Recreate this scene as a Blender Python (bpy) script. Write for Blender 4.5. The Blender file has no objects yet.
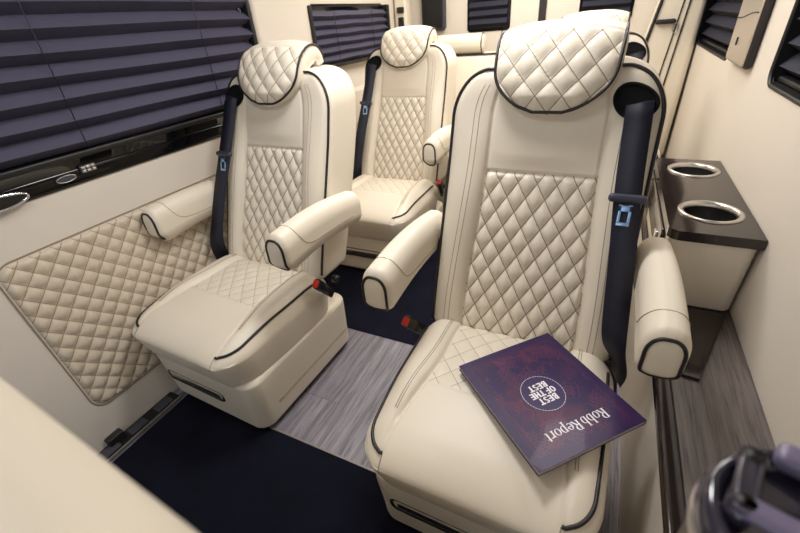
import bpy, math, random
from mathutils import Vector, Matrix
random.seed(7)
S = 0.85                      # photo was solved at a slightly large scale; every length is multiplied by this
sc = bpy.context.scene
COL = sc.collection
# ------------------------------------------------------------------ camera
def norm(v): return v / v.length
YAW, PIT, ROL, FPX = math.radians(27.947), math.radians(31.629), math.radians(-5.094), 397.0
Fw = Vector((-math.sin(YAW)*math.cos(PIT), math.cos(YAW)*math.cos(PIT), -math.sin(PIT)))
R0 = Vector((math.cos(YAW), math.sin(YAW), 0)); U0 = R0.cross(Fw)
Rv = R0*math.cos(ROL) + U0*math.sin(ROL); Uv = -R0*math.sin(ROL) + U0*math.cos(ROL)
cam = bpy.data.cameras.new('camera'); camo = bpy.data.objects.new('camera', cam); COL.objects.link(camo)
m = Matrix((Rv, Uv, -Fw)).transposed().to_4x4(); m.translation = Vector((0, 0, 1.3*S)); camo.matrix_world = m
cam.sensor_width = 36; cam.lens = FPX/800*36; cam.clip_start = 0.01
cam.dof.use_dof = True; cam.dof.focus_distance = 1.15*S; cam.dof.aperture_fstop = 5.2
sc.camera = camo
sc.view_settings.view_transform = 'Standard'; sc.view_settings.look = 'None'; sc.view_settings.gamma = 1
sc.view_settings.use_curve_mapping = False
sc.view_settings.exposure = -0.62
# ------------------------------------------------------------------ light
w = bpy.data.worlds.new('world'); sc.world = w; w.use_nodes = True
w.node_tree.nodes['Background'].inputs[0].default_value = (0.75, 0.85, 1, 1); w.node_tree.nodes['Background'].inputs[1].default_value = 0.6
def area(name, loc, sx, sy, watts, col, rot=(0, 0, 0)):
    l = bpy.data.lights.new(name, 'AREA'); l.shape = 'RECTANGLE'; l.size = sx*S; l.size_y = sy*S; l.energy = watts; l.color = col
    o = bpy.data.objects.new(name, l); COL.objects.link(o); o.location = Vector(loc)*S; o.rotation_euler = rot
    return o
area('ceiling_light', (-0.50, 1.20, 1.98), 0.34, 0.34, 16, (1, 0.985, 0.97))
area('ceiling_light', (-0.85, 0.30, 1.98), 0.30, 0.30, 5, (1, 0.985, 0.97))
area('ceiling_light', (0.10, 1.75, 1.98), 0.25, 0.35, 6, (1, 0.97, 0.94))
area('ceiling_light', (-0.6, 2.7, 1.98), 0.9, 0.8, 32, (1, 0.94, 0.85))
area('windscreen_daylight', (-0.5, -1.35, 1.35), 1.5, 0.8, 6, (0.95, 0.97, 1), (math.radians(78), 0, 0))

# ------------------------------------------------------------------ materials
def mat(name, col, rough=0.5, metal=0, spec=0.5, coat=0, trans=0):
    mt = bpy.data.materials.new(name); mt.use_nodes = True
    b = mt.node_tree.nodes['Principled BSDF']
    b.inputs['Base Color'].default_value = (*srgb(col), 1); b.inputs['Roughness'].default_value = rough
    b.inputs['Metallic'].default_value = metal; b.inputs['Specular IOR Level'].default_value = spec
    b.inputs['Coat Weight'].default_value = coat; b.inputs['Transmission Weight'].default_value = trans
    return mt
def srgb(c):
    return [((v/255)/12.92 if v/255 <= .04045 else ((v/255+.055)/1.055)**2.4) for v in c]
def N(mt, t, **kw):
    n = mt.node_tree.nodes.new(t)
    for k, v in kw.items(): setattr(n, k, v)
    return n
def L(mt, a, b): mt.node_tree.links.new(a, b)
def M_(mt, op, a, b=None, c=None):
    n = N(mt, 'ShaderNodeMath', operation=op)
    for i, x in enumerate((a, b, c)):
        if x is None: continue
        if isinstance(x, (int, float)): n.inputs[i].default_value = x
        else: L(mt, x, n.inputs[i])
    return n.outputs[0]
def bump(mt, height, strength, dist=0.001):
    b = N(mt, 'ShaderNodeBump'); b.inputs['Strength'].default_value = strength; b.inputs['Distance'].default_value = dist
    L(mt, height, b.inputs['Height']); L(mt, b.outputs[0], mt.node_tree.nodes['Principled BSDF'].inputs['Normal'])
def noise(mt, scale, detail=2, vec=None, rough=.5):
    n = N(mt, 'ShaderNodeTexNoise'); n.inputs['Scale'].default_value = scale; n.inputs['Detail'].default_value = detail
    n.inputs['Roughness'].default_value = rough
    if vec is None:
        tc = N(mt, 'ShaderNodeTexCoord'); vec = tc.outputs['Object']
    L(mt, vec, n.inputs['Vector']); return n
def mixc(mt, fac, a, b):
    n = N(mt, 'ShaderNodeMix', data_type='RGBA')
    if isinstance(fac, (int, float)): n.inputs[0].default_value = fac
    else: L(mt, fac, n.inputs[0])
    for i, x in ((6, a), (7, b)):
        if isinstance(x, (tuple, list)): n.inputs[i].default_value = (*srgb(x), 1)
        else: L(mt, x, n.inputs[i])
    return n.outputs[2]
CREAM = (228, 219, 203)
def leather(name, col=CREAM, a=0, b=0, thread=(120, 104, 84), width=0.0009, perf=False):
    mt = mat(name, col, 0.42, spec=0.45)
    base = mt.node_tree.nodes['Principled BSDF'].inputs['Base Color']
    n1 = noise(mt, 7, 3); n2 = noise(mt, 420, 3)
    c = mixc(mt, M_(mt, 'MULTIPLY', n1.outputs[0], .5), col, (218, 206, 185))
    at = N(mt, 'ShaderNodeAttribute', attribute_name='q'); sp = N(mt, 'ShaderNodeSeparateXYZ'); L(mt, at.outputs['Vector'], sp.inputs[0])
    if a:                                            # stitched diamonds: thread along both families of lines
        pu = M_(mt, 'DIVIDE', sp.outputs[0], a); pv = M_(mt, 'DIVIDE', sp.outputs[1], b)
        sl = 1/math.sqrt(1/a/a+1/b/b)
        ds = []
        for op in ('ADD', 'SUBTRACT'):
            p = M_(mt, op, pu, pv); fr = M_(mt, 'PINGPONG', p, 0.5)   # 0 at integers
            ds.append(fr)
        d = M_(mt, 'MULTIPLY', M_(mt, 'MINIMUM', ds[0], ds[1]), sl)
        k = N(mt, 'ShaderNodeMapRange'); k.inputs['From Min'].default_value = width*0.5; k.inputs['From Max'].default_value = width*1.9
        k.inputs['To Min'].default_value = 1; k.inputs['To Max'].default_value = 0
        L(mt, d, k.inputs['Value'])
        mask = M_(mt, 'MULTIPLY', k.outputs[0], M_(mt, 'GREATER_THAN', sp.outputs[2], 0.5))
        c = mixc(mt, mask, c, thread)
    L(mt, c, base)
    h = n2.outputs[0]
    if perf:
        v = N(mt, 'ShaderNodeTexVoronoi'); v.inputs['Scale'].default_value = 260; v.inputs['Randomness'].default_value = .15
        tc = N(mt, 'ShaderNodeTexCoord'); L(mt, tc.outputs['Object'], v.inputs['Vector'])
        h = M_(mt, 'ADD', h, M_(mt, 'MULTIPLY', v.outputs['Distance'], .8))
    bump(mt, h, .25, .0006)
    return mt
QA, QB = 0.053, 0.080
MT = {}
MT['leather'] = leather('cream_leather')
MT['back'] = leather('cream_leather_back_diamonds', a=QA, b=QB)
MT['cush'] = leather('cream_leather_cushion_diamonds', a=0.062, b=0.072, width=.0006, thread=(150, 134, 110))
MT['head'] = leather('cream_leather_headrest_diamonds', a=0.066, b=0.098)
MT['panel'] = leather('tan_leather_panel_diamonds', col=(200, 186, 166), a=0.064, b=0.064, thread=(138, 116, 88))
MT['walls'] = mat('cream_wall_trim', (217, 208, 196), .55, spec=.3)
nn = noise(MT['walls'], 500, 2); bump(MT['walls'], nn.outputs[0], .15, .0006)
MT['piping'] = mat('dark_brown_piping', (30, 24, 26), .45)
MT['stitch'] = mat('taupe_stitching', (150, 134, 112), .8)
MT['black'] = mat('black_plastic', (16, 16, 18), .45)
MT['matte'] = mat('matte_black', (12, 12, 15), .85, spec=.2)
MT['gloss'] = mat('gloss_black', (6, 6, 9), .12, spec=.3, coat=0)
MT['chrome'] = mat('chrome', (215, 215, 218), .14, metal=1)
MT['steel'] = mat('brushed_steel', (208, 204, 200), .28, metal=1)
MT['bronze'] = mat('warm_brushed_metal', (214, 204, 192), .3, metal=.8)
MT['strip'] = mat('aluminium_strip', (150, 145, 142), .45, metal=.6)
MT['red'] = mat('red_button', (205, 40, 25), .35)
MT['tongue'] = mat('belt_tongue_metal', (150, 185, 225), .25, metal=.8)
MT['tongue_guard'] = mat('belt_tongue_plastic', (52, 56, 72), .4)
MT['greyblock'] = mat('grey_rubber', (62, 62, 70), .7)
mt = MT['belt'] = mat('navy_belt_webbing', (20, 22, 40), .55)
wv = N(mt, 'ShaderNodeTexWave'); wv.inputs['Scale'].default_value = 160; tc = N(mt, 'ShaderNodeTexCoord'); L(mt, tc.outputs['Object'], wv.inputs['Vector']); bump(mt, wv.outputs[0], .4, .0006)
mt = MT['carpet'] = mat('navy_carpet', (14, 15, 28), .95, spec=.15)
n1 = noise(mt, 700, 3); n0 = noise(mt, 9, 3)
L(mt, mixc(mt, n0.outputs[0], (8, 9, 20), (26, 28, 46)), mt.node_tree.nodes['Principled BSDF'].inputs['Base Color']); bump(mt, n1.outputs[0], 1, .004)
# grey vinyl planks / dark veneer
def wood(name, c1, c2, c3, rough, coat, scale_y, plank=None, rot=0.0):
    mt = mat(name, c1, rough, coat=coat)
    tc = N(mt, 'ShaderNodeTexCoord'); mp = N(mt, 'ShaderNodeMapping'); L(mt, tc.outputs['Object'], mp.inputs['Vector'])
    mp.inputs['Rotation'].default_value = (0, 0, rot); mp.inputs['Location'].default_value = (1.215, .06, 0)
    vec = mp.outputs[0]; off = None
    if plank:
        br = N(mt, 'ShaderNodeTexBrick'); br.inputs['Scale'].default_value = 1; br.inputs['Brick Width'].default_value = plank[0]; br.inputs['Row Height'].default_value = plank[1]
        br.inputs['Mortar Size'].default_value = .0007; br.inputs['Color1'].default_value = (0, 0, 0, 1); br.inputs['Color2'].default_value = (1, 1, 1, 1); br.inputs['Mortar'].default_value = (.5, .5, .5, 1)
        br.offset = .43
        L(mt, vec, br.inputs['Vector'])
        va = N(mt, 'ShaderNodeVectorMath', operation='ADD'); L(mt, vec, va.inputs[0]); L(mt, br.outputs['Color'], va.inputs[1]); vec2 = va.outputs[0]
    else: vec2 = vec
    m2 = N(mt, 'ShaderNodeMapping'); m2.inputs['Scale'].default_value = (1.1, scale_y, scale_y); L(mt, vec2, m2.inputs['Vector'])
    na = noise(mt, 3, 6, m2.outputs[0], .65); nb = noise(mt, 9, 4, m2.outputs[0], .6)
    rp = N(mt, 'ShaderNodeMapRange'); rp.inputs['From Min'].default_value = .35; rp.inputs['From Max'].default_value = .68; L(mt, na.outputs[0], rp.inputs['Value'])
    c = mixc(mt, rp.outputs[0], c1, c2); rb = N(mt, 'ShaderNodeMapRange'); rb.inputs['From Min'].default_value = .5; rb.inputs['From Max'].default_value = .75; L(mt, nb.outputs[0], rb.inputs['Value'])
    c = mixc(mt, rb.outputs[0], c, c3)
    if plank:
        c = mixc(mt, M_(mt, 'MULTIPLY', br.outputs['Color'], .6), c, (74, 70, 78))
        c = mixc(mt, M_(mt, 'MULTIPLY', br.outputs['Fac'], .8), c, (50, 46, 48))
    L(mt, c, mt.node_tree.nodes['Principled BSDF'].inputs['Base Color'])
    return mt
MT['plank'] = wood('grey_vinyl_plank', (124, 119, 128), (186, 181, 190), (80, 75, 86), .45, 0, 26, (.9, .20), math.pi/2)
MT['ledge'] = wood('grey_brown_wood_ledge', (88, 80, 78), (118, 109, 106), (58, 51, 51), .42, 0, 22, None, math.pi/2)
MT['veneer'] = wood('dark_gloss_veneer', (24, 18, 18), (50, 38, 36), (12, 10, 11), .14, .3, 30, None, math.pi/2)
mt = MT['blind'] = mat('slate_pleated_fabric', (76, 74, 92), .75, spec=.2)
nb = noise(mt, 300, 2); bump(mt, nb.outputs[0], .2, .0008)
MT['blind_dark'] = mat('charcoal_pleated_fabric', (44, 44, 56), .75, spec=.2)
MT['glass'] = mat('dark_window_glass', (10, 12, 16), .04, spec=.6)
# magazine
mt = MT['cover'] = mat('purple_magazine_cover', (60, 32, 98), .38, spec=.4, coat=.05)
at = N(mt, 'ShaderNodeAttribute', attribute_name='q'); mp = N(mt, 'ShaderNodeMapping'); L(mt, at.outputs['Vector'], mp.inputs['Vector'])
v1 = N(mt, 'ShaderNodeTexVoronoi', feature='DISTANCE_TO_EDGE'); v1.inputs['Scale'].default_value = 26; L(mt, mp.outputs[0], v1.inputs['Vector'])
br = N(mt, 'ShaderNodeTexBrick'); br.inputs['Scale'].default_value = 38; br.inputs['Mortar Size'].default_value = .05; L(mt, mp.outputs[0], br.inputs['Vector'])
nz = noise(mt, 14, 3, mp.outputs[0]); k1 = M_(mt, 'MULTIPLY', M_(mt, 'LESS_THAN', v1.outputs[0], .022), M_(mt, 'GREATER_THAN', nz.outputs[0], .45))
k2 = M_(mt, 'MULTIPLY', br.outputs['Fac'], M_(mt, 'GREATER_THAN', nz.outputs[0], .52))
k = M_(mt, 'MAXIMUM', k1, k2)
nz2 = noise(mt, 9, 2, mp.outputs[0]); blob = N(mt, 'ShaderNodeMapRange'); blob.inputs['From Min'].default_value = .5; blob.inputs['From Max'].default_value = .6; L(mt, nz2.outputs[0], blob.inputs['Value'])
sp = N(mt, 'ShaderNodeSeparateXYZ'); L(mt, at.outputs['Vector'], sp.inputs[0])
cc = mixc(mt, M_(mt, 'MULTIPLY', blob.outputs[0], M_(mt, 'MULTIPLY', sp.outputs[2], .42)), (42, 23, 74), (98, 36, 66))
cc = mixc(mt, M_(mt, 'MULTIPLY', k, M_(mt, 'MULTIPLY', sp.outputs[2], .38)), cc, (124, 56, 76))
L(mt, cc, mt.node_tree.nodes['Principled BSDF'].inputs['Base Color'])
MT['pages'] = mat('magazine_page_edges', (170, 160, 168), .7)
MT['ink'] = mat('white_print', (240, 236, 242), .5)
MT['ink_dim'] = mat('lilac_print', (150, 130, 175), .5)
MT['disc'] = mat('dark_violet_print', (44, 24, 82), .4)
MT['cup'] = mat('brown_steel_tumbler', (84, 66, 52), .35, metal=.6)
MT['lid'] = mat('smoked_plastic_lid', (44, 42, 58), .12, spec=.6, coat=.3)
MT['lid_grey'] = mat('grey_lilac_plastic', (120, 112, 140), .3)

# ------------------------------------------------------------------ mesh helpers
class MB:
    def __init__(s): s.v = []; s.f = []; s.q = []; s.mi = []
    def add(s, vs, fs, qs=None, mi=0):
        o = len(s.v); s.v += [tuple(p) for p in vs]; s.f += [tuple(i+o for i in f) for f in fs]
        s.q += (qs if qs else [(0, 0, 0)]*len(vs)); s.mi += [mi]*len(fs); return s
    def build(s, name, mats, parent=None, smooth=True, sharp=None):
        me = bpy.data.meshes.new(name); me.from_pydata([(a*S, b*S, c*S) for a, b, c in s.v], [], s.f); me.update()
        if smooth: me.polygons.foreach_set('use_smooth', [True]*len(me.polygons))
        if any(any(q) for q in s.q):
            at = me.attributes.new('q', 'FLOAT_VECTOR', 'POINT'); at.data.foreach_set('vector', [x for q in s.q for x in q])
        for mm in (mats if isinstance(mats, (list, tuple)) else [mats]): me.materials.append(MT[mm])
        me.polygons.foreach_set('material_index', s.mi)
        if sharp: me.set_sharp_from_angle(angle=math.radians(sharp))
        o = bpy.data.objects.new(name, me); COL.objects.link(o)
        if parent: o.parent = parent
        return o
def tag(o, label, cat=None, group=None, kind=None):
    o['label'] = label
    if cat: o['category'] = cat
    if group: o['group'] = group
    if kind: o['kind'] = kind
    return o
def empty(name, loc, rz, label, cat, group=None):
    o = bpy.data.objects.new(name, None); COL.objects.link(o); o.empty_display_size = .05
    o.location = Vector(loc)*S; o.rotation_euler = (0, 0, rz); return tag(o, label, cat, group)
def struct(o, label=None):
    o['kind'] = 'structure'
    if label: o['label'] = label
    return o
def axis_samples(h, r, nflat, k):
    a = [-(h-r) - r*math.tan(math.pi/4*(1-i/k)) for i in range(k)]
    b = [-(h-r) + 2*(h-r)*i/nflat for i in range(nflat+1)]
    return a + b + [-x for x in reversed(a)]
def rbox(h, r, n, warp=None, k=5, qf=None, c=(0, 0, 0)):
    """rounded box: half sizes h, corner radii r, flat segments n; warp(p, nrm) -> p"""
    ax = [axis_samples(h[i], r[i], n[i], k) for i in range(3)]
    vs, fs, qs, idx = [], [], [], {}
    def vert(p):
        key = (round(p[0], 6), round(p[1], 6), round(p[2], 6))
        if key in idx: return idx[key]
        inn = [max(-(h[i]-r[i]), min(h[i]-r[i], p[i])) for i in range(3)]
        d = Vector([(p[i]-inn[i])/r[i] for i in range(3)]); d.normalize()
        q = Vector([inn[i]+d[i]*r[i] for i in range(3)]); nr = Vector([d[i]/r[i] for i in range(3)]).normalized()
        p0 = q.copy(); q = q+Vector(c)
        if warp: q = warp(q, nr)
        idx[key] = len(vs); vs.append(tuple(q)); qs.append(qf(p0+Vector(c), nr) if qf else (0, 0, 0)); return idx[key]
    for a in range(3):
        b, d = (a+1) % 3, (a+2) % 3
        for sgn in (-1, 1):
            g = []
            for x in ax[b]:
                row = []
                for y in ax[d]:
                    p = [0, 0, 0]; p[a] = sgn*h[a]; p[b] = x; p[d] = y; row.append(vert(p))
                g.append(row)
            for i in range(len(g)-1):
                for j in range(len(g[0])-1):
                    f = (g[i][j], g[i+1][j], g[i+1][j+1], g[i][j+1])
                    fs.append(f if sgn > 0 else f[::-1])
    return vs, fs, qs
def box(x0, x1, y0, y1, z0, z1, r=0.0, k=2):
    if r <= 0: r = 1e-4; k = 1
    return rbox(((x1-x0)/2, (y1-y0)/2, (z1-z0)/2), (r, r, r), (1, 1, 1), k=k, c=((x0+x1)/2, (y0+y1)/2, (z0+z1)/2))
def tube(path, r, n=8, closed=False, flat=None):
    P = [Vector(p) for p in path]; m_ = len(P); vs, fs = [], []
    up = None
    for i in range(m_):
        a = P[i-1] if (i > 0 or closed) else P[i]; b = P[(i+1) % m_] if (i < m_-1 or closed) else P[i]
        t = (b-a).normalized()
        if up is None:
            up = Vector((0, 0, 1)) if abs(t.z) < .9 else Vector((1, 0, 0))
        up = (up - t*up.dot(t)); up = up.normalized() if up.length > 1e-6 else t.orthogonal().normalized()
        sd = t.cross(up)
        rr = r(i/(m_-1)) if callable(r) else r
        for j in range(n):
            an = 2*math.pi*j/n; vs.append(tuple(P[i] + up*rr*math.cos(an) + sd*rr*math.sin(an)))
    for i in range(m_ if closed else m_-1):
        for j in range(n):
            i2 = (i+1) % m_
            fs.append((i*n+j, i2*n+j, i2*n+(j+1) % n, i*n+(j+1) % n))
    if not closed:
        fs.append(tuple(range(n))); fs.append(tuple(range(m_*n-1, (m_-1)*n-1, -1)))
    return vs, fs
def ribbon(path, widthdir, wd, th, nd=None):
    """flat strap: rectangular section swept along path; widthdir(i)->Vector"""
    P = [Vector(p) for p in path]; vs, fs = [], []; m_ = len(P)
    for i in range(m_):
        t = (P[min(i+1, m_-1)]-P[max(i-1, 0)]).normalized(); wv_ = widthdir(i/(m_-1)); wv_ = (wv_ - t*wv_.dot(t)).normalized(); nn_ = t.cross(wv_)
        W = wd(i/(m_-1)) if callable(wd) else wd
        for a, b in ((-1, -1), (1, -1), (1, 1), (-1, 1)): vs.append(tuple(P[i]+wv_*W/2*a+nn_*th/2*b))
    for i in range(m_-1):
        for j in range(4): fs.append((i*4+j, (i+1)*4+j, (i+1)*4+(j+1) % 4, i*4+(j+1) % 4))
    fs.append((0, 1, 2, 3)); fs.append((m_*4-1, m_*4-2, m_*4-3, m_*4-4))
    return vs, fs
def interp(tab, x):
    """smooth (Catmull-like) interpolation in a table of (x, y)"""
    if x <= tab[0][0]: return tab[0][1]+(x-tab[0][0])*(tab[1][1]-tab[0][1])/(tab[1][0]-tab[0][0])
    if x >= tab[-1][0]: return tab[-1][1]+(x-tab[-1][0])*(tab[-1][1]-tab[-2][1])/(tab[-1][0]-tab[-2][0])
    for i in range(len(tab)-1):
        if x <= tab[i+1][0]:
            x0, y0 = tab[i]; x1, y1 = tab[i+1]; h = x1-x0; t = (x-x0)/h
            s0 = (y1-(tab[i-1][1] if i else y0))/(x1-(tab[i-1][0] if i else x0))
            s1 = ((tab[i+2][1] if i+2 < len(tab) else y1)-y0)/((tab[i+2][0] if i+2 < len(tab) else x1)-x0)
            return (2*t**3-3*t**2+1)*y0+(t**3-2*t**2+t)*h*s0+(-2*t**3+3*t**2)*y1+(t**3-t**2)*h*s1
def sstep(a, b, x):
    t = max(0, min(1, (x-a)/(b-a))); return t*t*(3-2*t)
def diamond(u, v, a, b):
    p, q = u/a+v/b, u/a-v/b
    x = abs(math.sin(math.pi*p)*math.sin(math.pi*q)); return x**.55
def groove(d, wd=.004): return math.exp(-(d/wd)**2)

# ------------------------------------------------------------------ the captain chair (origin on the floor, facing -Y)
BK = dict(hx=.276, hy=.100, z0=.42, z1=1.175, r=.034)
BCZ = (BK['z0']+BK['z1'])/2; BHZ = (BK['z1']-BK['z0'])/2
VC = [(.40, -.015), (.46, .004), (.55, .040), (.70, .102), (.905, .182), (1.0, .210), (1.1, .235), (1.18, .252)]
def bhw(z):
    zt = BK['z1']
    if z > zt-.13: return .150+.126*math.sqrt(max(0, 1-((z-(zt-.13))/.13)**2))
    return .276
def wi_b(z): return .150+.02*sstep(.95, .5, z)
def warp_back(p, n):
    x, y, z = p; s = bhw(min(z, BK['z1']))/.276; x0 = x; x = x*s
    v = interp(VC, z)
    f = max(0, -n.y)
    d = 0
    if n.y < -.2:
        wi = wi_b(z); ax = abs(x0)
        t = (ax-wi)/(BK['hx']-wi)
        if t > 0: d -= .030*math.sin(math.pi*min(1, t)**.75)*(.22+.78*sstep(1.10, .80, z))*sstep(1.19, 1.10, z)*f
        d += .0065*groove(ax-wi, .004)*sstep(1.17, 1.1, z)
        if ax < wi and z < .905:
            fade = sstep(0, .012, wi-ax)*sstep(0, .012, .905-z)
            d -= (.012*diamond(x0, z, QA, QB)+.002)*fade-.004
        elif ax < wi:
            d -= .010*math.cos(ax/wi*math.pi/2)*sstep(.905, .96, z)
        if ax < wi+.002: d += .005*groove(z-.905, .003)
    if n.y > .2: d += .02*math.cos(min(1, abs(x0)/.276)*math.pi/2)*n.y
    depth = interp([(.42, .9), (.6, 1.0), (.9, 1.05), (1.175, .95)], z)
    yy = v + BK['hy'] + (y*depth) + d
    return Vector((x, yy, z))
def q_back(p, n): return (p.x, p.z, 1.0 if (n.y < -.5 and abs(p.x) < wi_b(p.z)-.001 and p.z < .905) else 0.0)
def back_pt(x, z, off=0):                                   # a point on the front face of the backrest
    p = warp_back(Vector((x, -BK['hy'], z)), Vector((0, -1, 0))); p.y -= off; return p
CU = dict(c=(0, -.228, .338), h=(.290, .290, .124), r=(.085, .11, .075))
def wi_c(v): return .165+.045*sstep(-.15, -.5, v)
def warp_cush(p, n):
    x, y, z = p
    low = sstep(.42, .22, z)
    x *= 1 - .035*sstep(-.20, -.52, y) - .06*low
    fy = sstep(-.25, -.51, y)
    y += .045*low*fy
    z0 = z
    if n.z > .2:
        wi = wi_c(y); ax = abs(x); t = (ax-wi)/(.28-wi)
        if t > 0: z += .018*math.sin(math.pi*min(1, t)**.7)*sstep(-.52, -.25, y)*n.z
        z -= .005*groove(ax-wi, .004)
        z += .006*math.cos(min(1, ax/wi)*math.pi/2)*sstep(.05, -.2, y)*n.z
        if ax < wi and y > -.27:
            f = sstep(0, .01, wi-ax)*sstep(0, .01, y+.27)
            z += .0035*(diamond(p.x, y, .062, .072)-.6)*f*n.z
        if ax < wi: z -= .003*groove(y+.27, .003)
        z -= .024*fy*n.z
        z -= .012*sstep(-.1, .05, y)
    return Vector((x, y, z))
def q_cush(p, n): return (p.x, p.y, 1.0 if (n.z > .6 and abs(p.x) < wi_c(p.y)-.001 and p.y > -.268) else 0.0)
HP = [(0, .190, 1.066), (.05, .202, 1.104), (.11, .219, 1.145), (.17, .240, 1.188), (.225, .268, 1.224), (.265, .297, 1.243), (.30, .331, 1.252), (.335, .364, 1.246), (.37, .390, 1.221), (.40, .400, 1.192)]
def hp(t): return interp([(a, b) for a, b, c in HP], t), interp([(a, c) for a, b, c in HP], t)
def hw_head(t):
    r = .155
    if t < r: return .004+.144*math.sqrt(max(0, 1-(1-t/r)**2))**1.05
    return .148+.003*math.sin((t-r)/.245*math.pi)
def head_pt(s, t, layer=0, off=0.0):
    """layer 0 = outer face, 1 = inner face"""
    y, z = hp(t); y2, z2 = hp(t+.002); ty, tz = y2-y, z2-z; ll = math.hypot(ty, tz); ny, nz = -tz/ll, ty/ll      # outward
    x = s*hw_head(t)
    pil = .020*(1-abs(s)**3)*sstep(0, .05, t)*sstep(.41, .33, t)
    if layer == 0:
        d = pil+off
        if t < .255: d += .008*(diamond(x, t, .066, .098)-.5)*sstep(1, .94, abs(s))*sstep(0, .015, t)*sstep(.255, .24, t)
        d -= .003*groove(t-.255, .004)
    else:
        th = interp([(0, .030), (.1, .050), (.2, .060), (.3, .062), (.4, .045)], t); d = -th - .01*(1-abs(s)**3)
    return Vector((x, y+ny*d, z+nz*d))
def make_headrest(parent):
    mb = MB(); ns, nt = 60, 110
    for layer in (0, 1):
        vs, qs, fs = [], [], []
        for j in range(nt+1):
            t = .4*j/nt
            for i in range(ns+1):
                s = math.sin((i/ns*2-1)*math.pi/2); p = head_pt(s, t, layer); vs.append(tuple(p))
                qs.append((s*hw_head(t), t, 1.0 if (layer == 0 and t < .253) else 0.0))
        for j in range(nt):
            for i in range(ns):
                a = j*(ns+1)+i; f = (a, a+1, a+ns+2, a+ns+1); fs.append(f if layer == 0 else f[::-1])
        mb.add(vs, fs, qs)
    # side cheeks, bottom and hook end, slightly bulged
    o2 = (nt+1)*(ns+1)
    def strip(ida):
        base = len(mb.v)
        mids = []
        for k_, a in enumerate(ida):
            p0, p1 = Vector(mb.v[a]), Vector(mb.v[a+o2]); mids.append((p0, p1))
        for k_ in range(1, 4):
            for (p0, p1), a in zip(mids, ida):
                c_ = (p0+p1)/2; t = k_/4; pp = p0.lerp(p1, t)
                out = Vector((math.copysign(1, pp.x), 0, 0)) if abs(pp.x) > .02 else Vector((0, 0, -1))
                mb.v.append(tuple(pp+out*.010*math.sin(math.pi*t))); mb.q.append((0, 0, 0))
        rows = [list(ida)]+[[base+k_*len(ida)+i for i in range(len(ida))] for k_ in range(3)]+[[a+o2 for a in ida]]
        for r_ in range(4):
            for i in range(len(ida)-1):
                mb.f.append((rows[r_][i], rows[r_+1][i], rows[r_+1][i+1], rows[r_][i+1])); mb.mi.append(0)
    left = [j*(ns+1) for j in range(nt+1)]; right = [j*(ns+1)+ns for j in range(nt+1)]
    bot = list(range(ns+1)); top = [nt*(ns+1)+i for i in range(ns+1)]
    strip(left); strip(list(reversed(right))); strip(list(reversed(bot))); strip(top)
    h = mb.build('headrest', 'head', parent)
    path = [head_pt(-1, t, 0) for t in [.4-.4*i/60 for i in range(60)]]
    path = path[:-2]+[head_pt(-1+2*i/16, 0.004, 0) for i in range(17)]+[head_pt(1, .4*(i+2)/60, 0) for i in range(59)]
    path = [p+Vector((math.copysign(.002, p.x) if abs(p.x) > .01 else 0, -.001, -.001)) for p in path]
    MB().add(*tube(path, .0042, 8)).build('headrest_piping', 'piping', h)
    # posts
    for sx in (-.06, .06): MB().add(*tube([(sx, .30, 1.12), (sx, .325, 1.23)], .007, 10)).build('headrest_post', 'chrome', h)
    return h
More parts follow.
